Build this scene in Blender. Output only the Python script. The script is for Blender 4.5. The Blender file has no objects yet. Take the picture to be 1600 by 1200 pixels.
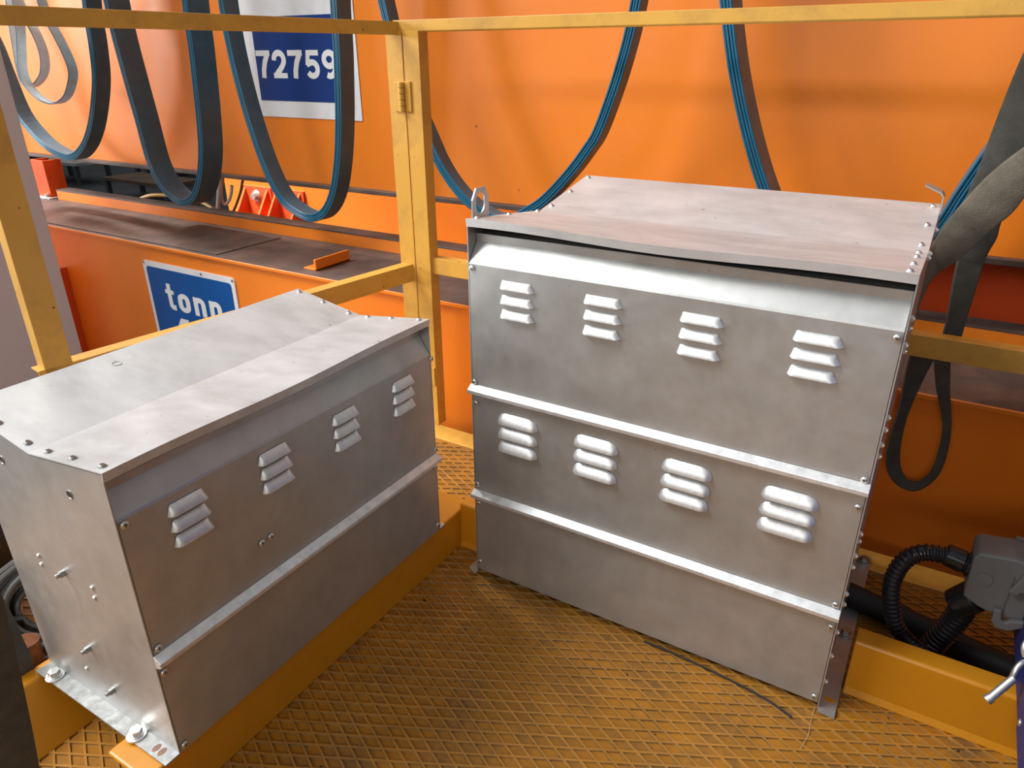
"""Crane maintenance platform with two vented metal cabinets (metres; platform floor at z=0)"""
D = {'brackets': [(-3.163, 2.45, 0.403), (-2.732, 2.45, 0.372), (-3.051, 2.45, 0.371), (-2.924, 2.45, 0.374)],
 'cables': {'A': [(-4.349, 2.05, 1.274), (-4.29, 2.05, 1.144), (-4.256, 2.05, 1.012), (-4.199, 2.05, 0.838), (-4.076, 2.05, 0.725), (-3.956, 2.05, 0.669),
                  (-3.812, 2.05, 0.647), (-3.692, 2.05, 0.693), (-3.59, 2.05, 0.779), (-3.505, 2.05, 0.895), (-3.442, 2.05, 1.018), (-3.412, 2.05, 1.149),
                  (-3.402, 2.05, 1.25), (-3.378, 2.05, 1.371)],
            'B': [(-3.232, 2.05, 1.365), (-3.234, 2.05, 1.294), (-3.229, 2.05, 1.167), (-3.21, 2.05, 1.0), (-3.188, 2.05, 0.832), (-3.169, 2.05, 0.674),
                  (-3.127, 2.05, 0.578), (-3.061, 2.05, 0.523), (-2.982, 2.05, 0.499), (-2.903, 2.05, 0.526), (-2.837, 2.05, 0.603), (-2.786, 2.05, 0.723),
                  (-2.762, 2.05, 0.852), (-2.747, 2.05, 0.976), (-2.733, 2.05, 1.118), (-2.727, 2.05, 1.232), (-2.717, 2.05, 1.342)],
            'C': [(-2.511, 2.05, 1.333), (-2.512, 2.05, 1.248), (-2.506, 2.05, 1.128), (-2.484, 2.05, 0.976), (-2.449, 2.05, 0.825), (-2.402, 2.05, 0.686),
                  (-2.339, 2.05, 0.577), (-2.261, 2.05, 0.528), (-2.175, 2.05, 0.511), (-2.1, 2.05, 0.544), (-2.041, 2.05, 0.625), (-2.001, 2.05, 0.745),
                  (-1.975, 2.05, 0.881), (-1.96, 2.05, 1.01), (-1.95, 2.05, 1.123), (-1.946, 2.05, 1.232), (-1.941, 2.05, 1.308)],
            'D': [(-1.743, 2.05, 1.3), (-1.722, 2.05, 1.214), (-1.696, 2.05, 1.111), (-1.648, 2.05, 0.984), (-1.581, 2.05, 0.854), (-1.528, 2.05, 0.757),
                  (-1.462, 2.05, 0.679), (-1.39, 2.05, 0.627), (-1.301, 2.05, 0.595), (-1.238, 2.05, 0.604), (-1.179, 2.05, 0.635), (-1.114, 2.05, 0.681),
                  (-1.032, 2.05, 0.766), (-0.978, 2.05, 0.835), (-0.943, 2.05, 0.89), (-0.9, 2.05, 1.006), (-0.873, 2.05, 1.097), (-0.855, 2.05, 1.173),
                  (-0.841, 2.05, 1.26)],
            'E': [(-0.609, 2.05, 1.25), (-0.589, 2.05, 1.163), (-0.563, 2.05, 1.065), (-0.53, 2.05, 0.965), (-0.49, 2.05, 0.862), (-0.445, 2.05, 0.765),
                  (-0.389, 2.05, 0.668), (-0.32, 2.05, 0.588), (-0.233, 2.05, 0.538), (-0.144, 2.05, 0.568), (-0.059, 2.05, 0.63), (-0.014, 2.05, 0.706),
                  (0.014, 2.05, 0.787), (0.045, 2.05, 0.87), (0.077, 2.05, 0.944), (0.108, 2.05, 1.022), (0.135, 2.05, 1.11), (0.151, 2.05, 1.194)]},
 'cam_f': 1124.457,
 'cam_fwd': (-0.4713869, 0.7785382, -0.414334),
 'cam_right': (0.8565171, 0.5160972, -0.0047055),
 'cam_up': (-0.2101732, 0.3571023, 0.9101127),
 'clamp': [(0.245, 1.271, 0.031), (0.245, 1.145, 0.194), (0.245, 1.175, 0.197), (0.245, 1.154, 0.223), (0.245, 1.159, 0.238)],
 'conduit_fat': [(0.18, 1.336, 0.173), (0.172, 1.336, 0.124), (0.162, 1.336, 0.087), (0.151, 1.336, 0.053), (0.145, 1.336, 0.022)],
 'conduit_thin': [(0.152, 1.33, 0.253), (0.118, 1.325, 0.256), (0.087, 1.319, 0.252), (0.064, 1.314, 0.228), (0.054, 1.309, 0.189), (0.057, 1.303, 0.151),
                  (0.07, 1.298, 0.106), (0.089, 1.293, 0.079), (0.111, 1.287, 0.067), (0.134, 1.282, 0.062)],
 'gland_fat': [(0.197, 1.336, 0.215), (0.169, 1.336, 0.114)],
 'gland_thin': [(0.104, 1.33, 0.243), (0.169, 1.33, 0.251)],
 'hoses': {'dark': [(-3.008, 2.44, 0.604), (-3.038, 2.44, 0.516), (-3.091, 2.44, 0.433), (-3.165, 2.44, 0.346)],
           'loop': [(-3.116, 2.42, 0.599), (-3.168, 2.42, 0.509), (-3.181, 2.42, 0.438), (-3.157, 2.42, 0.418), (-3.113, 2.42, 0.457), (-3.089, 2.42, 0.515)],
           'white': [(-3.114, 2.4, 0.602), (-3.156, 2.4, 0.513), (-3.191, 2.4, 0.415), (-3.21, 2.4, 0.361)]},
 'junk': [(-37.355, 19.994, -4.0), (-34.517, 19.271, -4.0), (-34.677, 20.305, -4.0), (-30.723, 19.323, -4.0), (-26.974, 16.284, -4.0), (-28.251, 18.837, -4.0)],
 'l_extra': [(-0.85, 0.611, 0.373), (-0.85, 0.63, 0.374)],
 'l_front_screws': [(-0.85, 0.41, 0.532), (-0.85, 0.41, 0.317), (-0.85, 0.409, 0.271), (-0.85, 0.41, 0.119), (-0.85, 1.082, 0.53), (-0.85, 1.08, 0.318),
                    (-0.85, 1.077, 0.274), (-0.85, 1.072, 0.125)],
 'l_side_holes': [(-1.124, 0.402, 0.554), (-0.948, 0.402, 0.552)],
 'l_side_rivets': [(-1.11, 0.401, 0.385), (-1.11, 0.402, 0.368), (-0.966, 0.402, 0.384), (-0.968, 0.402, 0.364), (-1.073, 0.402, 0.168)],
 'l_side_studs': [(-1.041, 0.402, 0.381), (-1.039, 0.402, 0.23), (-1.001, 0.402, 0.16)],
 'lens_px': 1,
 'number': [(-2.63, 2.29, 1.123), (-2.633, 2.29, 1.02), (-2.174, 2.29, 1.106), (-2.264, 2.29, 1.011)],
 'r_front_screws': [(-0.755, 1.103, 0.728), (-0.756, 1.103, 0.492), (-0.754, 1.103, 0.444), (-0.755, 1.103, 0.249), (-0.753, 1.103, 0.2),
                    (-0.754, 1.103, 0.041), (-0.027, 1.103, 0.727), (-0.027, 1.103, 0.491), (-0.027, 1.103, 0.44), (-0.027, 1.103, 0.243),
                    (-0.026, 1.103, 0.194), (-0.027, 1.103, 0.03)],
 'r_side': [(1.5, 0.805), (1.38, 0.788), (1.36, 0.785), (1.16, 0.74), (1.16, 0.725), (1.13, 0.708), (1.13, 0.699), (1.15, 0.581), (1.13, 0.569), (1.125, 0.545),
            (1.125, 0.525), (1.14, 0.369), (1.14, 0.355), (1.12, 0.338), (1.12, 0.315), (1.12, 0.258), (1.135, 0.224), (1.12, 0.173), (1.12, 0.118),
            (1.12, 0.057)],
 'r_side_bolts': [(-0.017, 3.46, 0.427), (-0.017, 2.453, 0.55), (-0.017, 2.177, 0.599), (-0.017, 1.944, 0.501), (-0.017, 2.043, 0.445), (-0.017, 1.55, 0.566),
                  (-0.017, 1.565, 0.548), (-0.017, 1.29, 0.519), (-0.017, 1.256, 0.51), (-0.017, 1.1, 0.557), (-0.017, 1.049, 0.564), (-0.017, 1.221, 0.318),
                  (-0.017, 1.195, 0.319), (-0.017, 1.19, 0.288), (-0.017, 1.099, 0.33), (-0.017, 1.247, 0.163)],
 'sling1': [((0.071, 1.76, 1.192), (0.16, 1.77, 1.139)), ((0.054, 1.757, 1.093), (0.15, 1.768, 1.033)), ((0.045, 1.755, 1.031), (0.143, 1.765, 0.965)),
            ((0.037, 1.752, 0.962), (0.126, 1.762, 0.892)), ((0.031, 1.75, 0.896), (0.109, 1.76, 0.832)), ((0.022, 1.748, 0.827), (0.093, 1.758, 0.787)),
            ((0.031, 1.745, 0.776), (0.092, 1.755, 0.752)), ((0.032, 1.743, 0.717), (0.083, 1.753, 0.712)), ((0.036, 1.74, 0.643), (0.08, 1.75, 0.647)),
            ((0.041, 1.738, 0.573), (0.078, 1.748, 0.576)), ((0.041, 1.735, 0.529), (0.077, 1.745, 0.526))],
 'sling2': [((-0.085, 1.7, 0.576), (-0.019, 1.71, 0.526)), ((-0.03, 1.69, 0.705), (-0.006, 1.7, 0.658)), ((-0.005, 1.68, 0.782), (0.037, 1.69, 0.717)),
            ((0.029, 1.67, 0.854), (0.077, 1.68, 0.783)), ((0.059, 1.66, 0.902), (0.103, 1.67, 0.822)), ((0.097, 1.65, 0.948), (0.131, 1.66, 0.893)),
            ((0.146, 1.64, 1.012), (0.192, 1.65, 0.976))],
 'sling_loop': [((-0.01, 1.735, 0.497), (0.043, 1.745, 0.504)), ((-0.011, 1.735, 0.442), (0.028, 1.745, 0.431)),
                ((-0.008, 1.735, 0.346), (0.015, 1.745, 0.339)), ((-0.012, 1.735, 0.278), (0.014, 1.745, 0.28)), ((-0.01, 1.735, 0.226), (0.018, 1.745, 0.233)),
                ((0.0, 1.735, 0.185), (0.028, 1.745, 0.194)), ((0.023, 1.735, 0.156), (0.044, 1.745, 0.172)), ((0.055, 1.735, 0.145), (0.058, 1.745, 0.168)),
                ((0.076, 1.735, 0.154), (0.07, 1.745, 0.173)), ((0.095, 1.735, 0.18), (0.083, 1.745, 0.191)), ((0.107, 1.735, 0.218), (0.091, 1.745, 0.22)),
                ((0.108, 1.735, 0.278), (0.093, 1.745, 0.268)), ((0.1, 1.735, 0.341), (0.087, 1.745, 0.333)), ((0.079, 1.735, 0.431), (0.053, 1.745, 0.421)),
                ((0.064, 1.735, 0.511), (0.033, 1.745, 0.502))],
 'strap_back': [((-1.409, 0.4, 0.249), (-1.27, 0.38, 0.285)), ((-1.398, 0.4, 0.179), (-1.245, 0.38, 0.233)), ((-1.38, 0.4, 0.102), (-1.233, 0.38, 0.167)),
                ((-1.368, 0.4, 0.034), (-1.228, 0.38, 0.117)), ((-1.413, 0.4, -0.093), (-1.254, 0.38, 0.025))],
 'strap_front': [((-0.972, 0.27, 0.731), (-0.803, 0.25, 0.74)), ((-0.988, 0.27, 0.623), (-0.813, 0.25, 0.652)), ((-0.975, 0.27, 0.523), (-0.823, 0.25, 0.567)),
                 ((-1.036, 0.27, 0.402), (-0.834, 0.25, 0.507)), ((-1.117, 0.27, 0.213), (-0.87, 0.25, 0.37)), ((-1.219, 0.27, -0.026), (-0.919, 0.25, 0.21)),
                 ((-1.353, 0.27, -0.339), (-0.996, 0.25, -0.014))],
 'thin_F': [(-3.787, 1.97, 1.409), (-3.809, 1.97, 1.322), (-3.838, 1.97, 1.219), (-3.877, 1.97, 1.126), (-3.911, 1.97, 1.044), (-3.891, 1.97, 0.975),
            (-3.808, 1.97, 0.92), (-3.696, 1.97, 0.903), (-3.592, 1.97, 0.933), (-3.523, 1.97, 0.993), (-3.493, 1.97, 1.046), (-3.508, 1.97, 1.111),
            (-3.547, 1.97, 1.188), (-3.591, 1.97, 1.264), (-3.616, 1.97, 1.376)],
 'thin_G': [(-3.901, 2.018, 1.417), (-3.867, 2.018, 1.3), (-3.807, 2.018, 1.206), (-3.783, 2.018, 1.126), (-3.801, 2.018, 1.058), (-3.852, 2.018, 1.01),
            (-3.946, 2.018, 0.972), (-4.008, 2.018, 0.986), (-4.018, 2.018, 1.043), (-4.006, 2.018, 1.127), (-3.977, 2.018, 1.263), (-3.937, 2.018, 1.393)],
 'thread': [(-0.022, 1.112, 0.003), (-0.022, 1.063, 0.003), (-0.021, 1.033, 0.003), (-0.027, 0.999, 0.003)],
 'tonn': [(-2.831, 1.795, 0.205), (-2.813, 1.795, 0.098), (-2.474, 1.795, 0.191), (-2.766, 1.795, 0.065), (-2.728, 1.795, 0.063)],
 'wire': [(-0.351, 1.1, 0.004), (-0.28, 1.099, 0.004), (-0.175, 1.09, 0.004), (-0.1, 1.078, 0.004), (-0.054, 1.062, 0.004)]}
WORLD, P_BAND, P_LEFT, P_ROOF, P_LOW, P_REAR, EXPO = .46, 400, 680, 1180, 180, 340, .0
import bpy, bmesh, math, random
from mathutils import Vector, Matrix
R_ = random.Random(7)
SC = bpy.context.scene
COL = SC.collection
ORG = {}          # world origin of every object (no object above a mesh is rotated)

# ------------------------------------------------------------------ materials
def srgb(r, g, b):
    f = lambda v: (v/255/12.92) if v/255 <= .04045 else ((v/255+.055)/1.055)**2.4
    return (f(r), f(g), f(b), 1)

def material(name, col, rough=.5, metal=0., var=.12, scale=8., bump=0., bscale=60., dirt=None, dirt_amt=0., dscale=5.,
             specks=None, speck_scale=70., speck_cut=.74, stretch=(1, 1, 1), rvar=.12, spec=None, coat=0.):
    m = bpy.data.materials.new(name); m.use_nodes = True
    nt = m.node_tree; N = nt.nodes; Lk = nt.links
    b = N['Principled BSDF']
    tc = N.new('ShaderNodeTexCoord'); mp = N.new('ShaderNodeMapping'); mp.inputs['Scale'].default_value = stretch
    Lk.new(tc.outputs['Object'], mp.inputs['Vector'])
    def noise(sc, det=5., rg=.55):
        n = N.new('ShaderNodeTexNoise'); n.inputs['Scale'].default_value = sc
        n.inputs['Detail'].default_value = det; n.inputs['Roughness'].default_value = rg
        Lk.new(mp.outputs[0], n.inputs['Vector']); return n
    def ramp(src, p0, c0, p1, c1):
        r = N.new('ShaderNodeValToRGB'); e = r.color_ramp.elements
        e[0].position = p0; e[0].color = c0; e[1].position = p1; e[1].color = c1
        Lk.new(src, r.inputs[0]); return r
    def mix(fac, a, bb):
        x = N.new('ShaderNodeMix'); x.data_type = 'RGBA'
        if isinstance(fac, float): x.inputs[0].default_value = fac
        else: Lk.new(fac, x.inputs[0])
        for s, v in ((6, a), (7, bb)):
            if isinstance(v, tuple): x.inputs[s].default_value = v
            else: Lk.new(v, x.inputs[s])
        return x.outputs[2]
    n1 = noise(scale)
    lo = tuple(c*(1-var) for c in col[:3])+(1,); hi = tuple(min(1, c*(1+var)) for c in col[:3])+(1,)
    cur = ramp(n1.outputs['Fac'], .32, lo, .68, hi).outputs[0]
    if dirt:
        n2 = noise(dscale, 8., .68)
        f = ramp(n2.outputs['Fac'], .48, (0, 0, 0, 1), .72, (dirt_amt,)*3+(1,))
        cur = mix(f.outputs[0], cur, dirt)
    if specks:
        n3 = noise(speck_scale, 2., .5)
        f = ramp(n3.outputs['Fac'], speck_cut, (0, 0, 0, 1), speck_cut+.03, (1, 1, 1, 1))
        cur = mix(f.outputs[0], cur, specks)
    Lk.new(cur, b.inputs['Base Color'])
    b.inputs['Metallic'].default_value = metal
    if spec is not None: b.inputs['Specular IOR Level'].default_value = spec
    if coat: b.inputs['Coat Weight'].default_value = coat
    n4 = noise(scale*2.3)
    mr = N.new('ShaderNodeMapRange'); mr.inputs['To Min'].default_value = max(.02, rough-rvar); mr.inputs['To Max'].default_value = min(1, rough+rvar)
    Lk.new(n4.outputs['Fac'], mr.inputs['Value']); Lk.new(mr.outputs[0], b.inputs['Roughness'])
    if bump:
        n5 = noise(bscale, 3.)
        bp = N.new('ShaderNodeBump'); bp.inputs['Strength'].default_value = bump; bp.inputs['Distance'].default_value = .002
        Lk.new(n5.outputs['Fac'], bp.inputs['Height']); Lk.new(bp.outputs[0], b.inputs['Normal'])
    return m

M = {}
M['galv'] = material('galvanised_sheet', (.50, .50, .49, 1), .43, .72, .09, 14, .05, 240, (.30, .28, .25, 1), .35, 3.2, (.22, .21, .2, 1), 60, .77)
M['galv_top'] = material('galvanised_sheet_scuffed_lit', (.64, .64, .64, 1), .46, .42, .12, 9, .06, 240, (.30, .27, .24, 1), .45, 2.6, (.2, .19, .18, 1), 55, .74, stretch=(1, 2.2, 1))  # scuffed hood sheet, base made paler to carry the overhead light
M['galv_lit'] = material('galvanised_sheet_lit', (.80, .80, .80, 1), .46, .70, .08, 40, .05, 220, (.3, .3, .29, 1), .35, 60)  # lighter copy of the sheet: overhead light painted into louvres and ledges
M['galv_foot'] = material('mottled_galvanised_foot', (.40, .40, .39, 1), .5, .5, .25, 60, .08, 200, (.16, .15, .14, 1), .6, 40)
M['zinc'] = material('zinc_fastener', (.72, .72, .70, 1), .36, .9, .04, 60, rvar=.04)
M['dull_zinc'] = material('dull_zinc_fastener', (.40, .40, .38, 1), .38, .9, .15, 90)
M['orange'] = material('orange_paint', (.84, .215, .009, 1), .40, 0, .05, 2.2, .02, 90, (.64, .13, .01, 1), .25, 1.3, (.16, .05, .02, 1), 28, .775, spec=.65)
M['red_orange'] = material('red_orange_paint', (.66, .085, .015, 1), .45, 0, .08, 5, .02, 90, spec=.4)
M['grime'] = material('grimy_painted_steel', (.085, .06, .052, 1), .48, 0, .3, 6, .08, 60, (.22, .13, .09, 1), .7, 5, spec=.5)
M['yellow'] = material('yellow_paint', (.66, .35, .055, 1), .40, 0, .06, 4, .04, 60, (.30, .15, .04, 1), .5, 9, (.05, .03, .015, 1), 75, .74)
M['yellow_deep'] = material('deep_yellow_paint', (.60, .235, .008, 1), .34, 0, .06, 4, .02, 70, (.33, .13, .012, 1), .4, 4, (.06, .03, .01, 1), 60, .78)
M['floor'] = material('worn_yellow_plate', (.37, .148, .013, 1), .42, .05, .16, 10, .06, 90, (.085, .062, .040, 1), .85, 9, (.03, .02, .012, 1), 60, .72, spec=.28)
M['rib'] = material('worn_yellow_ribs', (.43, .182, .025, 1), .36, .10, .14, 14, .0, 90, (.20, .13, .06, 1), .6, 8, spec=.35)
M['rib_grime_shade'] = material('grime_and_shade_on_ribs', (.24, .125, .032, 1), .45, 0, .3, 14, .0, 90, (.06, .04, .022, 1), .7, 8)  # rib sides: groove dirt plus painted shade, so the ribs stand out
M['cable_edge'] = material('blue_cable_jacket', (.012, .115, .205, 1), .33, 0, .12, 12, spec=.5)
M['cable_face'] = material('slate_blue_cable_face', (.045, .115, .165, 1), .42, 0, .16, 10, .03, 60, (.12, .13, .14, 1), .4, 7)  # duller slate blue on the broad faces, stronger blue on the edges
M['cable_light'] = material('pale_blue_cable_lit', (.52, .72, .82, 1), .40, 0, .15, 20, .05, 70, (.5, .55, .58, 1), .5, 18)  # light blue jacket, raised further to paint in the glare on it
M['white'] = material('white_sticker', (.78, .78, .80, 1), .40, 0, .04, 9, dirt=(.5, .5, .52, 1), dirt_amt=.4, dscale=6)
M['navy'] = material('navy_sticker', (.010, .040, .19, 1), .45, 0, .05, 6, spec=.25)
M['sign_blue'] = material('sign_blue', (.002, .080, .31, 1), .45, 0, .04, 6, spec=.25)
M['letter'] = material('white_letters', (.80, .80, .80, 1), .4, 0, .02, 9)
M['pale_grey'] = material('pale_grey_paint', (.74, .74, .77, 1), .5, 0, .03, 3)
M['webbing'] = material('olive_webbing', (.175, .152, .112, 1), .88, 0, .18, 30, .5, 300, (.05, .045, .035, 1), .6, 14)
M['webbing_dark'] = material('dark_webbing', (.070, .067, .056, 1), .9, 0, .2, 30, .5, 300, (.09, .085, .07, 1), .5, 12)
M['black'] = material('black_plastic', (.014, .014, .016, 1), .26, 0, .2, 20)
M['rubber'] = material('black_rubber', (.010, .010, .011, 1), .6, 0, .2, 20)
M['grey_cast'] = material('grey_cast_housing', (.15, .148, .145, 1), .5, 0, .05, 15, .04, 200)
M['blue_cab'] = material('dark_blue_enamel', (.010, .024, .125, 1), .5, 0, .1, 8)
M['pink'] = material('pink_tag', (.8, .06, .12, 1), .5, 0, .05, 8)
M['brown_tape'] = material('brown_wrapping', (.20, .075, .035, 1), .25, 0, .3, 30, .15, 60)
M['grey_cable'] = material('grey_cable_jacket', (.10, .095, .09, 1), .30, 0, .2, 12)
M['white_hose'] = material('white_hose', (.62, .60, .57, 1), .35, 0, .1, 12)
M['yellow_hose'] = material('yellow_hose', (.50, .30, .06, 1), .4, 0, .1, 12)
M['inside'] = material('recess_shade', (.015, .015, .015, 1), .8)  # near-black colour standing in for shade in gaps and recesses
M['hall_floor'] = material('dark_hall_floor', (.030, .032, .040, 1), .6, 0, .4, .4)
M['hall_wall'] = material('dark_hall_wall', (.020, .024, .034, 1), .8, 0, .3, .3)
M['junk_dark'] = material('dark_machine_paint', (.05, .06, .075, 1), .5, 0, .3, 2)
M['junk_pale'] = material('pale_sheet_metal', (.42, .43, .42, 1), .5, 0, .3, 2)
M['junk_brown'] = material('brown_timber', (.13, .075, .04, 1), .7, 0, .3, 2)
M['thread'] = material('tan_thread', (.45, .30, .16, 1), .7)

# ------------------------------------------------------------------ helpers
def empty(name, loc, label, cat, group=None):
    o = bpy.data.objects.new(name, None); COL.objects.link(o)
    o.location = loc; o.empty_display_size = .05; ORG[o.name] = Vector(loc)
    o['label'] = label; o['category'] = cat
    if group: o['group'] = group
    return o
def tag(o, label=None, cat=None, group=None, kind=None):
    for k, v in (('label', label), ('category', cat), ('group', group), ('kind', kind)):
        if v: o[k] = v
    return o
def obj(name, bm, mat, parent=None, origin=None, smooth=False, bevel=0., norm=True):
    """bm holds world coordinates; it is linked as ONE mesh object whose origin is its own centre/base"""
    if norm: bmesh.ops.recalc_face_normals(bm, faces=bm.faces)
    vs = [v.co for v in bm.verts]
    if origin is None:
        mn = Vector((min(v.x for v in vs), min(v.y for v in vs), min(v.z for v in vs)))
        mx = Vector((max(v.x for v in vs), max(v.y for v in vs), max(v.z for v in vs)))
        origin = Vector(((mn.x+mx.x)/2, (mn.y+mx.y)/2, mn.z))
    origin = Vector(origin)
    bmesh.ops.translate(bm, verts=bm.verts, vec=-origin)
    me = bpy.data.meshes.new(name); bm.to_mesh(me); bm.free()
    mats = mat if isinstance(mat, (list, tuple)) else [mat]
    for k in mats: me.materials.append(M[k])
    if smooth:
        for p_ in me.polygons: p_.use_smooth = True
        try: me.set_sharp_from_angle(angle=math.radians(38))
        except Exception: pass
    o = bpy.data.objects.new(name, me); COL.objects.link(o)
    ORG[o.name] = origin
    if parent is not None:
        o.parent = parent; o.location = origin - ORG[parent.name]
    else: o.location = origin
    if bevel:
        md = o.modifiers.new('bevel', 'BEVEL'); md.width = bevel; md.segments = 2; md.limit_method = 'ANGLE'; md.angle_limit = math.radians(40)
    return o
def inst(src, parent, loc, rot=None, name=None):
    o = src.copy(); COL.objects.link(o)
    if name: o.name = name
    o.parent = parent; ORG[o.name] = Vector(loc)
    o.location = Vector(loc) - ORG[parent.name]
    if rot is not None: o.rotation_euler = rot
    return o
def box(bm, x0, x1, y0, y1, z0, z1, mi=0):
    vs = [bm.verts.new((x, y, z)) for x in (x0, x1) for y in (y0, y1) for z in (z0, z1)]
    for f in ((0, 1, 3, 2), (4, 6, 7, 5), (0, 4, 5, 1), (2, 3, 7, 6), (0, 2, 6, 4), (1, 5, 7, 3)):
        bm.faces.new([vs[i] for i in f]).material_index = mi
    return vs
def bxo(*a):
    bm = bmesh.new(); box(bm, *a); return bm
def prism(bm, pts, axis, a, b, mi=0):
    """closed polygon pts extruded along axis ('x': pts are (y,z); 'y': (x,z); 'z': (x,y))"""
    def P(u, v, t): return {'x': (t, u, v), 'y': (u, t, v), 'z': (u, v, t)}[axis]
    A = [bm.verts.new(P(u, v, a)) for u, v in pts]; B = [bm.verts.new(P(u, v, b)) for u, v in pts]
    n = len(pts)
    bm.faces.new(A).material_index = mi; bm.faces.new(B[::-1]).material_index = mi
    for i in range(n): bm.faces.new((A[i], B[i], B[(i+1) % n], A[(i+1) % n])).material_index = mi
def sheet(bm, prof, axis, a, b, t, nseg=1, sag=None):
    """open profile of a folded sheet, thickness t to one side, extruded along axis with nseg segments"""
    n = len(prof); off = []; V_ = [Vector(q) for q in prof]
    for i in range(n):
        d1 = (V_[i]-V_[i-1]).normalized() if i else (V_[1]-V_[0]).normalized()
        d2 = (V_[i+1]-V_[i]).normalized() if i < n-1 else d1
        n1, n2 = Vector((-d1.y, d1.x)), Vector((-d2.y, d2.x)); m_ = (n1+n2).normalized()
        q = V_[i]+m_*(t/max(.4, m_.dot(n1))); off.append((q.x, q.y))
    pts = list(prof)+off[::-1]
    def P(u, v, s):
        return {'x': (s, u, v), 'y': (u, s, v), 'z': (u, v, s)}[axis]
    rows = []
    for k in range(nseg+1):
        s = a+(b-a)*k/nseg
        rows.append([bm.verts.new(P(u, v, s) if sag is None else P(u, v+sag(k/nseg, u), s)) for u, v in pts])
    m = len(pts)
    for rw in (rows[0], rows[-1]):
        for i in range(n-1): bm.faces.new((rw[i], rw[i+1], rw[m-2-i], rw[m-1-i]))
    for k in range(nseg):
        for i in range(m): bm.faces.new((rows[k][i], rows[k+1][i], rows[k+1][(i+1) % m], rows[k][(i+1) % m]))
def frame(d):
    d = d.normalized(); u = Vector((0, 0, 1)) if abs(d.z) < .9 else Vector((1, 0, 0))
    a = d.cross(u).normalized(); return a, a.cross(d).normalized()
def tube(bm, pts, r, n=10, cap=True, mi=0):
    pts = [Vector(p_) for p_ in pts]; rs = r if isinstance(r, (list, tuple)) else [r]*len(pts)
    rings = []; a = None
    for i, p_ in enumerate(pts):
        d = (pts[min(i+1, len(pts)-1)]-pts[max(i-1, 0)]).normalized()
        if a is None: a, b = frame(d)
        else:
            a = (a-d*a.dot(d)).normalized(); b = a.cross(d).normalized()
        rings.append([bm.verts.new(p_+(a*math.cos(t)+b*math.sin(t))*rs[i]) for t in [2*math.pi*k/n for k in range(n)]])
    for i in range(len(rings)-1):
        for k in range(n): bm.faces.new((rings[i][k], rings[i][(k+1) % n], rings[i+1][(k+1) % n], rings[i+1][k])).material_index = mi
    if cap:
        bm.faces.new(rings[0][::-1]).material_index = mi; bm.faces.new(rings[-1]).material_index = mi
def smooth_path(pts, per=6):
    pts = [Vector(p_) for p_ in pts]; out = []
    for i in range(len(pts)-1):
        p0, p1, p2, p3 = pts[max(i-1, 0)], pts[i], pts[i+1], pts[min(i+2, len(pts)-1)]
        for k in range(per):
            t = k/per
            out.append(.5*((2*p1)+(p2-p0)*t+(2*p0-5*p1+4*p2-p3)*t*t+(3*p1-p0-3*p2+p3)*t**3))
    return out+[pts[-1]]
def lathe(prof, n=20):
    """(r, h) profile about +Z, at the origin"""
    bm = bmesh.new(); rings = []
    for r, h in prof:
        rings.append([bm.verts.new((r*math.cos(2*math.pi*k/n), r*math.sin(2*math.pi*k/n), h)) for k in range(n)] if r > 1e-6 else [bm.verts.new((0, 0, h))])
    for A, B in zip(rings, rings[1:]):
        for k in range(n):
            if len(A) == 1 and len(B) == 1: continue
            if len(A) == 1: bm.faces.new((A[0], B[k], B[(k+1) % n]))
            elif len(B) == 1: bm.faces.new((A[k], B[0], A[(k+1) % n]))
            else: bm.faces.new((A[k], A[(k+1) % n], B[(k+1) % n], B[k]))
    return bm
def rot_to(d):
    return Vector((0, 0, 1)).rotation_difference(Vector(d)).to_euler()

# ------------------------------------------------------------------ camera
cam = bpy.data.cameras.new('camera'); cam.sensor_width = 36; cam.lens = D['cam_f']*36/1600; cam.clip_start = .02; cam.clip_end = 300
co = bpy.data.objects.new('camera', cam); COL.objects.link(co)
r, u, f = (Vector(D[k]) for k in ('cam_right', 'cam_up', 'cam_fwd'))
co.matrix_world = Matrix(((r.x, u.x, -f.x, 0), (r.y, u.y, -f.y, 0), (r.z, u.z, -f.z, 1.0935), (0, 0, 0, 1)))
SC.camera = co

# ------------------------------------------------------------------ platform floor with raised lozenge ribs
bm = bmesh.new(); box(bm, -2.0, 1.2, -.9, 1.655, -.012, 0)
FX0, FX1, FY0, FY1 = -1.62, .75, -.25, 1.57
def clip(px, py, dx, dy):
    t0, t1 = -9, 9
    for p_, d_, lo, hi in ((px, dx, FX0, FX1), (py, dy, FY0, FY1)):
        a, b = (lo-p_)/d_, (hi-p_)/d_
        t0 = max(t0, min(a, b)); t1 = min(t1, max(a, b))
    return (t0, t1) if t1 > t0 else None
step = .0285*math.sin(math.radians(54))
for sgn in (1, -1):
    hh = .0030 if sgn > 0 else .0028
    an = math.radians(27)*sgn; dx, dy = math.cos(an), math.sin(an); nx, ny = -dy, dx
    base = Vector((-.267, .927))
    for k in range(-110, 110):
        px, py = base.x+nx*step*k, base.y+ny*step*k
        c_ = clip(px, py, dx, dy)
        if not c_: continue
        rows = []
        for t in c_:
            x, y = px+dx*t, py+dy*t
            rows.append([bm.verts.new((x+nx*w, y+ny*w, h)) for w, h in ((-.0031, -.0008), (-.0019, hh), (.0019, hh), (.0031, -.0008))])
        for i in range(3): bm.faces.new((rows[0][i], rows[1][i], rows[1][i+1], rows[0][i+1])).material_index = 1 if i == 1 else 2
bm.normal_update()
for fc in bm.faces:
    if fc.material_index and fc.normal.z < 0: fc.normal_flip()
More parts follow.
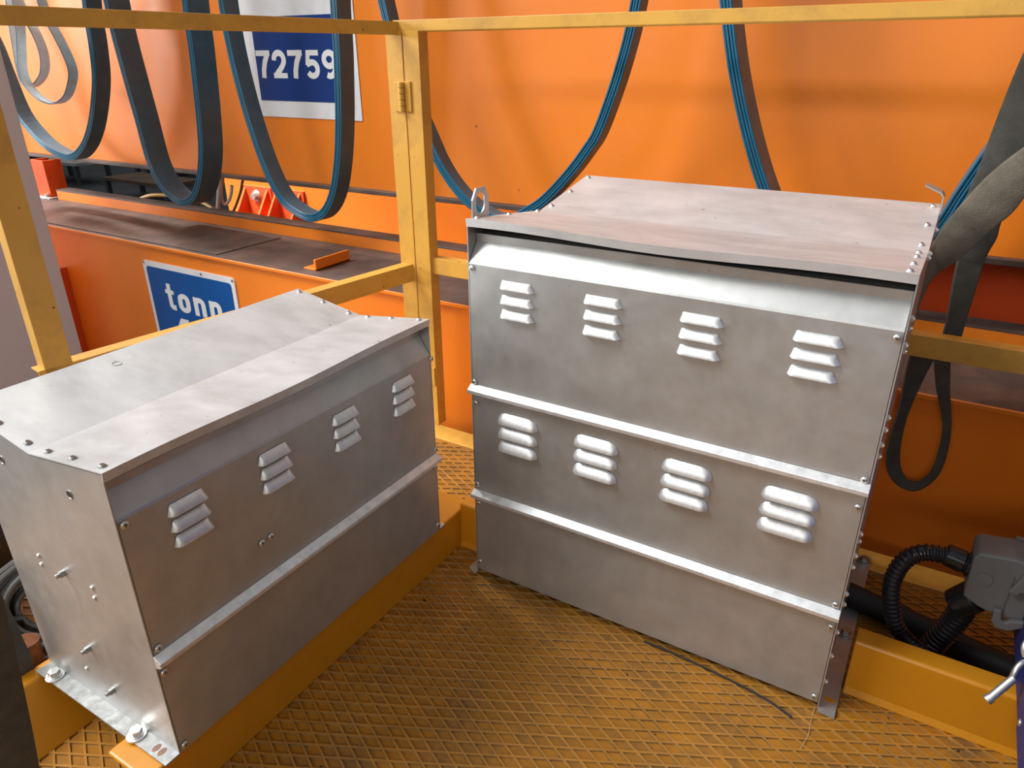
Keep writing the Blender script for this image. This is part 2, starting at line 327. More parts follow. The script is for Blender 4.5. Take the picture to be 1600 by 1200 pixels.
fl = obj('floor', bm, ['floor', 'rib', 'rib_grime_shade'], norm=False); tag(fl, kind='structure')

# edge strip of the platform
bm = bmesh.new(); prism(bm, [(1.580, -.09), (1.655, -.09), (1.655, .004), (1.580, .004)], 'x', -1.75, 1.2)
o = obj('trim_1', bm, 'yellow', bevel=.002); tag(o, kind='structure')

# ------------------------------------------------------------------ toe boards (folded channels)
def channel(name, pts2, axis, a, b, label):
    bm = bmesh.new(); prism(bm, pts2, axis, a, b)
    return tag(obj(name, bm, 'yellow_deep', bevel=.004), label, 'toe board', 'toe boards of the platform')
prof = [(1.166, .001), (1.172, .016), (1.172, .120), (1.176, .124), (1.216, .124), (1.216, .001)]
channel('toe_board', prof, 'x', -.858, -.768, 'short yellow toe board stub in the corner between the two metal cabinets')
channel('toe_board', prof, 'x', .016, 1.1, 'yellow toe board running right from the tall metal cabinet')
profL = [(-.857, .001), (-.857, .104), (-.955, .104), (-.955, .094), (-.867, .094), (-.867, .001)]
channel('toe_board', profL, 'y', .345, 1.216, 'long yellow toe board under the front of the low metal cabinet')
bm = bmesh.new(); prism(bm, [(-1.135, .001), (-1.203, .104), (-1.232, .104), (-1.232, .001)], 'y', .20, 1.216)
tag(obj('toe_board', bm, 'yellow_deep', bevel=.004), 'dark yellow support channel under the back of the low metal cabinet', 'toe board', 'toe boards of the platform')

# ------------------------------------------------------------------ fasteners and louvres (first one of each kind, then copies)
def cross_screw(rad=.0052, h=.0030):
    bm = lathe([(rad*1.25, 0), (rad*1.25, .0008), (rad, .0009), (rad*.95, h*.55), (rad*.6, h*.95), (0, h)], 16)
    for a in (0, math.pi/2):
        vs = box(bm, -rad*.55, rad*.55, -rad*.11, rad*.11, h*.8, h*1.03, 1)
        bmesh.ops.rotate(bm, verts=vs, cent=(0, 0, 0), matrix=Matrix.Rotation(a, 3, 'Z'))
    return bm
def hex_bolt(rad, h, wash=True):
    bm = lathe([(rad*1.65, 0), (rad*1.65, h*.14), (rad*1.55, h*.20), (rad*1.15, h*.20), (rad*1.15, h*.34), (rad*1.02, h*.36), (0, h*.36)] if wash else [(rad*.62, -.001), (rad*.62, h*1.25), (rad*.5, h*1.35), (0, h*1.35)], 24)
    a0, a1 = (h*.355, h) if wash else (0, h*.8)
    pts = [(rad*math.cos(math.pi/3*k), rad*math.sin(math.pi/3*k)) for k in range(6)]
    prism(bm, pts, 'z', a0, a1)
    return bm
def rivet(rad=.004):
    return lathe([(rad, 0), (rad*.95, rad*.4), (rad*.55, rad*.75), (rad*.3, rad*.6), (0, rad*.55)], 14)
PROTO = {}
def fastener(kind, parent, loc, d, mat='zinc'):
    key = (kind, mat)
    nm = {'screw': 'screw', 'panhead': 'screw', 'bolt': 'bolt', 'stud': 'stud_bolt', 'bigbolt': 'anchor_bolt', 'rivet': 'rivet'}[kind]
    if key not in PROTO:
        bm = {'screw': cross_screw, 'panhead': lambda: cross_screw(.0050, .0044), 'bolt': lambda: hex_bolt(.0052, .0042, False), 'stud': lambda: hex_bolt(.0055, .010, False),
              'bigbolt': lambda: hex_bolt(.0095, .013), 'rivet': rivet}[kind]()
        o = obj(nm, bm, [mat, 'inside'], parent, origin=(0, 0, 0), smooth=kind in ('screw', 'panhead', 'rivet'))
        o.location = Vector(loc)-ORG[parent.name]; ORG[o.name] = Vector(loc); PROTO[key] = o
    else: o = inst(PROTO[key], parent, loc)
    e = rot_to(d); o.rotation_euler = e
    return o
def louvre_bm(w, h, d, tl, tr, rnd):
    """pressed louvre facing -Y, lower lip along X at z=0, rising to z=h"""
    bm = bmesh.new(); nu, nv = 18, 7; grid = []
    for j in range(nv+1):
        v = j/nv                         # 0 lip .. 1 top
        row = []
        for i in range(nu+1):
            s = i/nu
            if rnd: xl, xr = -w/2+tl*(1-math.sqrt(max(0, 1-v*v))), w/2-tr*(1-math.sqrt(max(0, 1-(1-v)*0-v*v)))
            else: xl, xr = -w/2+tl*v, w/2-tr*v
            e = min(s*w/(.16*w), (1-s)*w/(.16*w), 1)
            y = -d*math.cos(v*math.pi/2)**.8*(math.sin(e*math.pi/2)**(.6))
            row.append(bm.verts.new((xl+(xr-xl)*s, y-.0004, h*v)))
        grid.append(row)
    for j in range(nv):
        for i in range(nu): bm.faces.new((grid[j][i], grid[j][i+1], grid[j+1][i+1], grid[j+1][i]))
    g = bmesh.ops.extrude_face_region(bm, geom=list(bm.faces))
    vs = [e for e in g['geom'] if isinstance(e, bmesh.types.BMVert)]
    for v in vs: v.co.y += .0011; v.co.y = min(v.co.y, .0002)
    return bm
LOUV = {}
def louvre(kind, parent, loc, rz=0.):
    if kind not in LOUV:
        a = {'square': (.074, .0150, .0095, .005, .010, False), 'round': (.092, .0215, .0120, .016, .018, True), 'small': (.066, .0165, .0095, .006, .008, False)}[kind]
        o = obj('louvre', louvre_bm(*a), 'galv_lit', parent, origin=(0, 0, 0), smooth=True)
        o.location = Vector(loc)-ORG[parent.name]; o.rotation_euler = (0, 0, rz); ORG[o.name] = Vector(loc); LOUV[kind] = o
        return o
    return inst(LOUV[kind], parent, loc, (0, 0, rz))

# ------------------------------------------------------------------ tall cabinet (faces -Y)
X0, X1, YF, YB = -.7624, -.0188, 1.103, 1.6138
YC, ZC, ZT, ZH = 1.3869, .7869, .8315, .8191
cabR = empty('resistor_cabinet', ((X0+X1)/2, (YF+YB)/2, .004), 'tall galvanised sheet metal cabinet with two rows of louvres on the platform floor', 'cabinet', 'vented metal cabinets')
t = .0022
side = [(YF, .008), (YB, .008), (YB, ZT-.002), (YC, ZC-.002), (YF, ZH-.002)]
for xa, xb in ((X0-t, X0), (X1, X1+t)):
    bm = bmesh.new(); prism(bm, side, 'x', xa, xb); obj('side_panel', bm, 'galv', cabR)
# bottom flanges folded outwards
bm = bmesh.new(); prism(bm, [(X1+t, 1.094), (X1+t+.029, 1.092), (X1+t+.029, 1.625), (X1+t, 1.618)], 'z', .004, .0075); fr = obj('foot_flange', bm, 'galv', cabR)
bm = bmesh.new(); prism(bm, [(X0-t-.024, 1.105), (X0-t, 1.092), (X0-t, 1.618), (X0-t-.024, 1.618)], 'z', .004, .0075); obj('foot_flange', bm, 'galv', cabR)
fastener('bigbolt', cabR, (X1+.017, 1.323, .0075), (0, 0, 1), 'dull_zinc'); fastener('bigbolt', cabR, (X1+.018, 1.596, .0075), (0, 0, 1), 'dull_zinc')
bm = bmesh.new(); prism(bm, [(X1+.017+.010*math.cos(a), 1.131+.006*math.sin(a)) for a in [k*math.pi/8 for k in range(16)]], 'z', .0076, .0079)
obj('slot', bm, 'yellow_deep', fr)
obj('back_panel', bxo(X0, X1, YB-.002, YB, .008, ZT-.003), 'galv', cabR)
obj('gap_shade_sheet', bxo(X0+.002, X1-.002, 1.150, 1.152, .02, ZC+.018), 'inside', cabR)  # black sheet added behind the hood gap as painted shade
# front panels, folded into drip ledges between them
zr2, zr1, zcr = .2347, .4862, .7403
e = .0012
bm = bmesh.new(); sheet(bm, [(YF, .0172), (YF, zr2-.020)], 'x', X0+.001, X1-.001, -.0016); obj('lower_panel', bm, 'galv', cabR)
bm = bmesh.new(); sheet(bm, [(YF, zr2), (YF, zr1-.020)], 'x', X0+.001, X1-.001, -.0016); obj('middle_panel', bm, 'galv', cabR)
bm = bmesh.new(); sheet(bm, [(YF, zr1), (YF, zcr-.004), (YF+.002, zcr), (1.131, .774), (1.130, .789)], 'x', X0+.001, X1-.001, -.0016); pn = obj('upper_panel', bm, 'galv', cabR)
def ledge(parent, z, axis, base, sg, a, b):
    pts = [(base, z), (base+sg*.015, z-.009), (base+sg*.015, z-.017), (base, z-.024)]
    bm = bmesh.new()
    prism(bm, pts, axis, a, b)
    return obj('drip_ledge', bm, 'galv_lit', parent, bevel=.0012)
ledge(cabR, zr1, 'x', YF, -1, X0-.004, X1+.003); ledge(cabR, zr2, 'x', YF, -1, X0-.004, X1+.003)
# hood: one sheet, V-folded, with a folded front lip; slightly bowed along its front edge
def sagR(k, y):
    w = max(0, 1-(y-YF)/.2) if y < 1.3 else 0
    return -.004*math.sin(k*math.pi)**2*w+.0015*math.sin(k*math.pi*3)*w
bm = bmesh.new(); sheet(bm, [(YF+.001, ZH-.0125), (YF-.001, ZH), (YC, ZC), (YB+.001, ZT)], 'x', X0-.0025, X1+.0015, .0018, 24, sagR)
obj('hood', bm, 'galv_top', cabR)
for q in D['r_front_screws']: fastener('screw', cabR, (q[0], YF-.0016, q[2]), (0, -1, 0))
nrm = {'f': (0, (ZH-ZC), (YC-YF)), 'b': (0, -(ZT-ZC), (YB-YC))}
for xx in (X0+.010, X1-.012):
    for y in ((1.120, 1.235, 1.352) if xx < -.5 else (1.118, 1.205, 1.300, 1.362)): fastener('panhead', cabR, (xx, y, ZH+(ZC-ZH)*(y-YF)/(YC-YF)+.0018), nrm['f'])
    for y in (1.415, 1.505, 1.598): fastener('panhead', cabR, (xx, y, ZC+(ZT-ZC)*(y-YC)/(YB-YC)+.0018), nrm['b'])
for y, z in D['r_side']: fastener('bolt', cabR, (X1+t, y, z), (1, 0, 0))
for x, z in ((-.655, .701), (-.482, .701), (-.307, .699), (-.129, .700)):
    for k in range(3): louvre('square', cabR, (x, YF-.0016, z-.0284*k-.001))
for x, z in ((-.6540, .419), (-.482, .418), (-.305, .418), (-.128, .418)):
    for k in range(3): louvre('round', cabR, (x, YF-.0016, z-.0312*k-.002))
# lifting lugs
def lug(parent, pts, hole, x, name='lifting_lug'):
    n = 28; cy, cz, ry, rz = hole
    bm = bmesh.new(); rings = []
    def outer(a):
        d = Vector((math.cos(a), math.sin(a))); best = None
        c = Vector((cy, cz))
        for i in range(len(pts)):
            p0, p1 = Vector(pts[i]), Vector(pts[(i+1) % len(pts)]); s = p1-p0
            den = d.x*s.y-d.y*s.x
            if abs(den) < 1e-9: continue
            w = p0-c; tt = (w.x*s.y-w.y*s.x)/den; uu = (w.x*d.y-w.y*d.x)/den
            if tt > 0 and -1e-6 <= uu <= 1+1e-6 and (best is None or tt < best): best = tt
        return c+d*best
    angs = sorted([2*math.pi*k/n for k in range(n)]+[math.atan2(q[1]-cz, q[0]-cy) % (2*math.pi) for q in pts])
    for xx in (x-.0015, x+.0015):
        rings.append([bm.verts.new((xx, cy+ry*math.cos(a), cz+rz*math.sin(a))) for a in angs])
        rings.append([bm.verts.new((xx,)+tuple(outer(a))) for a in angs])
    m = len(angs)
    for k in range(m):
        k2 = (k+1) % m
        for A, B in ((0, 1), (1, 3), (3, 2), (2, 0)): bm.faces.new((rings[A][k], rings[A][k2], rings[B][k2], rings[B][k]))
    return obj(name, bm, 'galv', parent)
lug(cabR, [(1.124, .77), (1.182, .77), (1.180, .852), (1.169, .870), (1.138, .870), (1.125, .850)], (1.1515, .842, .0155, .0200), X0-.004)
bm = bmesh.new(); sheet(bm, [(X1+.004, .78), (X1+.004, .853), (X1-.001, .861), (X1-.030, .873)], 'y', 1.565, 1.605, .003); obj('lifting_lug', bm, 'galv', cabR)

# ------------------------------------------------------------------ low cabinet (faces +X)
XF, XB, Y0, Y1 = -.850, -1.2125, .4015, 1.0808
XC, LC, LT, LH = -1.0337, .5902, .6213, .6150
cabL = empty('resistor_cabinet', ((XF+XB)/2, (Y0+Y1)/2, .106), 'low wide galvanised sheet metal cabinet with one row of louvres at left', 'cabinet', 'vented metal cabinets')
sideL = [(XF, .109), (XB, .109), (XB, LT-.002), (XC, LC-.002), (XF, LH-.002)]
for ya, yb in ((Y0-t, Y0), (Y1, Y1+t)):
    bm = bmesh.new(); prism(bm, sideL, 'y', ya, yb); obj('side_panel', bm, 'galv', cabL)
for ya, yb in ((Y0-t-.0245, Y0-t), (Y1+t, Y1+t+.018)):
    bm = bmesh.new(); prism(bm, [(XF, ya), (XF, yb), (XB, yb), (XB, ya)], 'z', .106, .109); fg = obj('foot_flange', bm, 'galv_foot', cabL)
    if ya < .5:
        for hx in (-.876, -.8895):
            bm = bmesh.new(); prism(bm, [(hx+.0050*math.cos(a), .3875+.0080*math.sin(a)) for a in [k*math.pi/8 for k in range(16)]], 'z', .1091, .1094)
            obj('slot', bm, 'brown_tape', fg)
for x in (-1.172, -.938): fastener('bigbolt', cabL, (x, .386, .109), (0, 0, 1))
obj('back_panel', bxo(XB, XB+.002, Y0, Y1, .109, LT-.003), 'galv', cabL)
obj('gap_shade_sheet', bxo(-.892, -.890, Y0+.004, Y1-.004, .12, .600), 'inside', cabL)  # same black sheet, painted shade for the gap under this hood
zl = .3083
bm = bmesh.new(); sheet(bm, [(XF, .1076), (XF, zl-.020)], 'y', Y0+.001, Y1-.001, .0016); obj('lower_panel', bm, 'galv', cabL)
bm = bmesh.new(); sheet(bm, [(XF, zl), (XF, .5383), (XF-.002, .5423), (XF-.024, .575), (XF-.024, .588)], 'y', Y0+.001, Y1-.001, .0016); obj('upper_panel', bm, 'galv', cabL)
ledge(cabL, zl, 'y', XF, 1, Y0-.002, Y1+.004)
def sagL(k, x):
    w = max(0, 1-(XF-x)/.15)
    return (-.003*math.sin(k*math.pi)**2+.0012*math.sin(k*math.pi*3.3))*w
bm = bmesh.new(); sheet(bm, [(XB-.001, LT), (XC, LC), (XF+.001, LH), (XF-.001, LH-.0125)], 'y', Y0-.0025, Y1+.0015, .0018, 24, sagL)
obj('hood', bm, 'galv_top', cabL)
for q in D['l_front_screws']+D['l_extra']: fastener('screw', cabL, (XF+.0016, q[1], q[2]), (1, 0, 0))
nl = {'f': (-(LH-LC), 0, XF-XC), 'b': ((LT-LC), 0, XC-XB)}
for yy, mt in ((Y0+.010, 'dull_zinc'), (Y1-.010, 'zinc')):
    for x in (-.866, -.938, -1.002): fastener('panhead', cabL, (x, yy, LH+(LC-LH)*(XF-x)/(XF-XC)+.0018), nl['f'], mt)
    for x in (-1.055, -1.128, -1.198): fastener('panhead', cabL, (x, yy, LC+(LT-LC)*(XC-x)/(XC-XB)+.0018), nl['b'], mt)
for q in D['l_side_studs']: fastener('stud', cabL, (q[0], Y0-t, q[2]), (0, -1, 0), 'dull_zinc')
for q in D['l_side_rivets']: fastener('rivet', cabL, (q[0], Y0-t, q[2]), (0, -1, 0), 'zinc')
for q in D['l_side_holes']:
    bm = lathe([(.0052, 0), (.0060, .0012), (.0072, .0008), (.0072, 0)], 18); prism(bm, [(.0053*math.cos(k*math.pi/8), .0053*math.sin(k*math.pi/8)) for k in range(16)], 'z', .0001, .0004, 1)
    o = obj('eyelet', bm, ['dull_zinc', 'inside'], cabL, origin=(0, 0, 0)); o.location = Vector((q[0], Y0-t, q[2]))-ORG[cabL.name]; o.rotation_euler = rot_to((0, -1, 0))
bm = lathe([(.0062, 0), (.0066, .0006), (.0078, .0006), (.0080, 0)], 20)
o = obj('eyelet', bm, 'dull_zinc', cabL, origin=(0, 0, 0)); o.location = Vector((-1.172, .625, LC+(LT-LC)*(XC+1.172)/(XC-XB)+.0018))-ORG[cabL.name]; o.rotation_euler = rot_to(nl['b'])
for y, z in ((.5015, .5095), (.662, .5095), (.825, .507), (.987, .5065)):
    for k in range(3): louvre('small', cabL, (XF+.0016, y, z-.0258*k-.001), math.pi/2)

# ------------------------------------------------------------------ railings
rail = empty('guard_rail', (-1.305, 1.665, .004), 'yellow guard rail with post and two rails along the far platform edge', 'railing')
bm = bmesh.new(); prism(bm, [(-1.331, 1.650), (-1.278, 1.650), (-1.278, 1.690), (-1.282, 1.690), (-1.282, 1.654), (-1.331, 1.654)], 'z', .004, 1.157); obj('post', bm, 'yellow', rail, bevel=.001)
bm = bmesh.new(); prism(bm, [(1.650, 1.155), (1.654, 1.151), (1.654, 1.177), (1.690, 1.177), (1.690, 1.181), (1.650, 1.181)], 'x', -1.360, 1.3); obj('top_rail', bm, 'yellow', rail, bevel=.001)
bm = bmesh.new(); prism(bm, [(1.660, .507), (1.664, .507), (1.664, .551), (1.695, .551), (1.695, .555), (1.660, .555)], 'x', -1.284, 1.3); obj('middle_rail', bm, 'yellow', rail, bevel=.001)
obj('splice_plate', bxo(-1.305, -1.281, 1.646, 1.650, .145, .205), 'yellow', rail, bevel=.001)
# hinge: one leaf and its knuckles
gd = Vector((-.134, -.991, 0)); gn = Vector((.991, -.134, 0))
def gpt(s, n_, z): q = Vector((-1.345, 1.655, 0))+gd*s+gn*n_; return (q.x, q.y, z)
def gbar(name, s0, s1, n0, n1, z0, z1, parent, mat='yellow'):
    bm = bmesh.new()
    prism(bm, [gpt(s0, n0, 0)[:2], gpt(s1, n0, 0)[:2], gpt(s1, n1, 0)[:2], gpt(s0, n1, 0)[:2]], 'z', z0, z1)
    return obj(name, bm, mat, parent, bevel=.001)
gate = empty('railing_gate', (-1.42, 1.16, .006), 'yellow railing gate hinged on the corner post behind the low cabinet', 'gate')
bm = bmesh.new(); prism(bm, [(-1.387, 1.648), (-1.3325, 1.648), (-1.3325, 1.652), (-1.383, 1.652), (-1.383, 1.69), (-1.387, 1.69)], 'z', .006, 1.155); obj('hinge_stile', bm, 'yellow', gate, bevel=.001)
def grail(name, z0, z1, s0, s1):
    bm = bmesh.new()
    A = [(0.004, z0), (0.004, z1), (-.034, z1), (-.034, z1-.004), (0, z1-.004), (0, z0)]
    va = [bm.verts.new(gpt(s0, n_, z)) for n_, z in A]; vb = [bm.verts.new(gpt(s1, n_, z)) for n_, z in A]
    bm.faces.new(va); bm.faces.new(vb[::-1])
    for i in range(6): bm.faces.new((va[i], vb[i], vb[(i+1) % 6], va[(i+1) % 6]))
    return obj(name, bm, 'yellow', gate, bevel=.001)
grail('top_rail', 1.146, 1.178, -.002, 1.03); grail('middle_rail', .478, .530, .0, 1.03)
bm = bmesh.new(); prism(bm, [gpt(s, n_, 0)[:2] for s, n_ in ((.966, .004), (1.018, .004), (1.018, -.034), (1.014, -.034), (1.014, 0), (.966, 0))], 'z', .006, 1.150); obj('latch_stile', bm, 'yellow', gate, bevel=.001)
bm = bmesh.new(); prism(bm, [(-1.366, 1.643), (-1.347, 1.643), (-1.347, 1.648), (-1.366, 1.648)], 'z', .957, 1.032); obj('hinge_leaf', bm, 'yellow', gate, bevel=.0012)
bm = bmesh.new(); prism(bm, [(-1.331, 1.645), (-1.311, 1.645), (-1.311, 1.650), (-1.331, 1.650)], 'z', .957, 1.034); obj('hinge_leaf', bm, 'yellow', rail, bevel=.0012)
for k in range(5):
    bm = bmesh.new(); z = .957+k*.0152; tube(bm, [(-1.338, 1.640, z), (-1.338, 1.640, z+.0140)], .0085, 14)
    obj('hinge_knuckle', bm, 'yellow', gate if k % 2 else rail, smooth=True, bevel=.0008)

# ------------------------------------------------------------------ crane steelwork behind
gird = empty('crane_girder', (-1.0, 2.45, .58), 'huge orange crane girder with a smooth web filling the background', 'girder')
obj('web', bxo(-4.92, 2.6, 2.300, 2.314, .598, 1.95), 'orange', gird)
obj('bottom_flange', bxo(-4.92, 2.6, 2.268, 2.72, .582, .599), 'grime', gird, bevel=.002)
obj('end_stiffener', bxo(-4.935, -4.92, 2.24, 2.72, .582, 1.95), 'red_orange', gird)
obj('girder_end', bxo(-7.5, -4.94, 2.42, 2.44, .582, 1.95), 'red_orange', gird)
obj('rear_web', bxo(-4.92, 2.6, 2.66, 2.674, .599, 1.95), 'orange', gird)
obj('top_flange', bxo(-4.92, 2.6, 2.268, 2.72, 1.95, 1.97), 'orange', gird, bevel=.002)
obj('light_blocker_deck', bxo(-2.4, 2.6, 2.722, 3.795, 1.95, 1.97), 'grime', gird)  # unseen cover, added to keep overhead light off the plate behind

beam = empty('end_beam', (-1.5, 2.0, -.9), 'lower orange box beam with a grimy top ledge beside the platform', 'beam')
obj('web', bxo(-4.62, 2.6, 1.800, 1.812, -.90, .372), 'orange', beam)
obj('top_plate', bxo(-4.62, 2.6, 1.788, 2.26, .366, .376), ['grime'], beam)
obj('plate_edge', bxo(-4.62, 2.6, 1.783, 1.789, .364, .377), 'orange', beam, bevel=.002)
obj('cover_plate', bxo(-4.2, -2.475, 1.812, 2.15, .376, .380), 'grime', beam, bevel=.001)
bm = bmesh.new(); box(bm, -4.30, 2.6, 2.200, 2.210, .376, .424); obj('upstand', bm, 'orange', beam)
bm = bmesh.new(); box(bm, -4.30, 2.6, 2.198, 2.275, .424, .431); obj('upstand_cap', bm, 'grime', beam, bevel=.001)
obj('end_stiffener', bxo(-3.62, -3.605, 1.70, 1.80, -.9, .175), 'red_orange', beam)
# short angle cleat lying across the ledge
bm = bmesh.new(); prism(bm, [(-1.965, 1.842), (-1.955, 1.842), (-1.955, 2.02), (-1.965, 2.02)], 'z', .376, .418); 
prism(bm, [(-2.02, 1.842), (-1.955, 1.842), (-1.955, 2.02), (-2.02, 2.02)], 'z', .376, .383)
tag(obj('angle_cleat', bm, 'orange', bevel=.0015), 'short rusty orange angle cleat lying across the grimy beam ledge', 'bracket')
# lower inner plate below the girder
obj_ = obj('web_plate', bxo(-4.93, 2.6, 3.80, 3.815, -.9, 1.74), 'orange'); tag(obj_, 'bright orange steel plate seen under the girder behind the ledge', 'steel plate')
for i, (x, lab) in enumerate(((-4.56, 'red orange gusset bracket with bolt below the hanging hoses'), (-4.22, 'red orange gusset bracket with bolt to the right of the other'))):
    r_ = empty('gusset_bracket', (x, 3.75, -.1), lab, 'bracket', 'gusset brackets behind the ledge')
    obj('base_plate', bxo(x-.16, x+.16, 3.786, 3.800, -.10, .205), 'red_orange', r_, bevel=.002)
    for gx in (-.13, .11):
        bm = bmesh.new(); prism(bm, [(3.786, -.10), (3.60, -.10), (3.786, .19)], 'x', x+gx, x+gx+.018); obj('gusset', bm, 'red_orange', r_)
    o = obj('bolt', hex_bolt(.026, .04), 'zinc', r_, origin=(0, 0, 0)); o.location = Vector((x, 3.786, .135))-ORG[r_.name]; o.rotation_euler = rot_to((0, -1, 0))
tag(obj('web_plate', bxo(-.95, 2.6, 2.60, 2.612, -.6, .581), 'red_orange'), 'dark red steel plate added for shade under the girder behind the slings at right', 'steel plate')  # nearer, redder plate added so the slot at right looks shaded
# red upright between beam and girder
up = empty('upright', (-4.42, 2.23, .376), 'bright red orange channel upright between the ledge and the girder', 'upright')
bm = bmesh.new(); prism(bm, [(-4.475, 2.19), (-4.345, 2.19), (-4.345, 2.29), (-4.355, 2.29), (-4.355, 2.20), (-4.465, 2.20), (-4.465, 2.29), (-4.475, 2.29)], 'z', .384, .582); obj('channel', bm, 'red_orange', up, bevel=.002)
obj('base_plate', bxo(-4.50, -4.33, 2.165, 2.30, .376, .384), 'pale_grey', up, bevel=.002)
bm = hex_bolt(.012, .02); o = obj('bolt', bm, 'zinc', up, origin=(0, 0, 0)); o.location = Vector((-4.36, 2.176, .384))-ORG[up.name]

# ------------------------------------------------------------------ signs
def arc(cx, cy, rx, ry, a0, a1, n=10):
    return [(cx+rx*math.cos(math.radians(a0+(a1-a0)*k/n)), cy+ry*math.sin(math.radians(a0+(a1-a0)*k/n))) for k in range(n+1)]
# bold glyphs: strokes in a box .74 wide and 1 high as (points, stroke width, closed)
GLYPH = {
    '7': [([(0, .90), (.74, .90)], .20, 0), ([(.60, .84), (.44, .58), (.34, .28), (.31, 0)], .23, 0)],
    '2': [([(.10, .64)]+arc(.36, .66, .26, .25, 165, -25)+[(.50, .42), (.20, .16), (.13, .09)], .22, 0), ([(.01, .095), (.73, .095)], .19, 0)],
    '5': [([(.12, .90), (.70, .90)], .19, 0), ([(.20, .98), (.13, .46)], .19, 0), ([(.10, .50)]+arc(.36, .335, .255, .24, 125, -150, 14), .21, 0)],
    '9': [(arc(.37, .67, .25, .23, 0, 360, 20)[:-1], .21, 1), ([(.625, .72), (.63, .50)]+arc(.36, .40, .27, .30, 10, -120, 8), .21, 0)],
    't': [([(.30, 1.30), (.30, .25)]+arc(.48, .22, .18, .12, 180, 270, 5)+[(.62, .10)], .27, 0), ([(.02, .88), (.62, .88)], .20, 0)],
    'o': [(arc(.37, .66, .235, .22, 0, 180, 8)+arc(.37, .34, .235, .22, 180, 360, 8), .27, 1)],
    'n': [([(.135, 0), (.135, 1)], .27, 0), ([(.135, .66)]+arc(.37, .66, .235, .22, 170, 0, 8)+[(.605, .4), (.605, 0)], .27, 0)],
    '4': [([(.50, 0), (.50, 1)], .21, 0), ([(.47, .95), (.09, .34)], .19, 0), ([(.02, .28), (.74, .28)], .18, 0)],
}
def glyph_bm(ch, h, x0, x1, y, zb, depth=.0012):
    bm = bmesh.new(); kx = (x1-x0)/.74; dy = 0
    for pts, w_, closed in GLYPH[ch]:
        P = [Vector(q) for q in pts]; n = len(P); Lf, Rt = [], []
        for i in range(n):
            a = P[i-1] if (closed or i) else None; c_ = P[(i+1) % n] if (closed or i < n-1) else None
            d1 = (P[i]-a).normalized() if a is not None else (c_-P[i]).normalized()
            d2 = (c_-P[i]).normalized() if c_ is not None else d1
            n1, n2 = Vector((-d1.y, d1.x)), Vector((-d2.y, d2.x)); m_ = (n1+n2).normalized(); s = w_/2/max(.55, m_.dot(n1))
            Lf.append(P[i]+m_*s); Rt.append(P[i]-m_*s)
        for i in range(n if closed else n-1):
            j = (i+1) % n
            prism(bm, [(x0+q.x*kx, zb+q.y*h) for q in (Lf[i], Lf[j], Rt[j], Rt[i])], 'y', y-depth-dy, y)
        dy += .0001
    return bm
ns = empty('number_sign', (-2.40, 2.298, .862), 'white bordered navy sign with number 72759 on the upper girder', 'sign')
obj('backing', bxo(-2.722, -2.080, 2.2965, 2.2995, .862, 1.318), 'white', ns)
obj('blue_field', bxo(-2.645, -2.150, 2.2950, 2.2966, .927, 1.245), 'navy', ns)
wd = .078; xs0 = -2.640
for k, ch in enumerate('72759'):
    obj('digit', glyph_bm(ch, .106, xs0+k*.0935, xs0+k*.0935+.082, 2.2949, 1.015), 'letter', ns)
ts = empty('tonnage_sign', (-2.66, 1.798, -.20), 'blue enamel sign with white border reading tonn on the lower beam', 'sign')
bm = bmesh.new()
def rrect(x0, x1, z0, z1, r_):
    out = []
    for cx, cz, a0 in ((x1-r_, z1-r_, 0), (x0+r_, z1-r_, 90), (x0+r_, z0+r_, 180), (x1-r_, z0+r_, 270)):
        for k in range(5): a = math.radians(a0+k*22.5); out.append((cx+r_*math.cos(a), cz+r_*math.sin(a)))
    return out
prism(bm, rrect(-2.960, -2.370, -.20, .300, .018), 'y', 1.794, 1.800); obj('border', bm, 'white', ts)
bm = bmesh.new(); prism(bm, rrect(-2.938, -2.392, -.178, .276, .015), 'y', 1.7925, 1.7940); obj('blue_field', bm, 'sign_blue', ts)
for ch, xa, xb, z0, h_ in (('t', -2.836, -2.766, .101, .087), ('o', -2.756, -2.677, .099, .082), ('n', -2.652, -2.576, .099, .081), ('n', -2.550, -2.474, .098, .082)):
    obj('letter', glyph_bm(ch, h_, xa, xb, 1.7924, z0), 'letter', ts)
obj('numeral', glyph_bm('4', .21, -2.855, -2.68, 1.7924, -.145), 'letter', ts)
for q in ((-2.950, .290), (-2.57, .289), (-2.381, .289)):
    bm = lathe([(.006, 0), (.005, .002), (0, .0025)], 12); o = obj('screw', bm, 'dull_zinc', ts, origin=(0, 0, 0)); o.location = Vector((q[0], 1.794, q[1]))-ORG[ts.name]; o.rotation_euler = rot_to((0, -1, 0))

# ------------------------------------------------------------------ festoon cables
def ribbon(bm, path, y0, w, th, offs):
    """flat cable running along an XZ path, its width along +Y"""
    n = len(path); rows = []
    for i, p_ in enumerate(path):
        d = path[min(i+1, n-1)]-path[max(i-1, 0)]; d.y = 0; d.normalize()
        nn = Vector((d.z, 0, -d.x))
        a = p_+nn*(offs-th/2); b = p_+nn*(offs+th/2)
        e_ = th*.25
        rows.append([bm.verts.new((q.x, y, q.z)) for q, y in ((a, y0+e_), (a.lerp(b, .25), y0), (a.lerp(b, .75), y0), (b, y0+e_), (b, y0+w-e_), (b.lerp(a, .25), y0+w), (b.lerp(a, .75), y0+w), (a, y0+w-e_))])
    for i in range(n-1):
        for k in range(8):
            fc = bm.faces.new((rows[i][k], rows[i][(k+1) % 8], rows[i+1][(k+1) % 8], rows[i+1][k]))
            fc.material_index = 0 if k in (0, 1, 2, 4, 5, 6) else 1
    bm.faces.new(rows[0]); bm.faces.new(rows[-1][::-1])
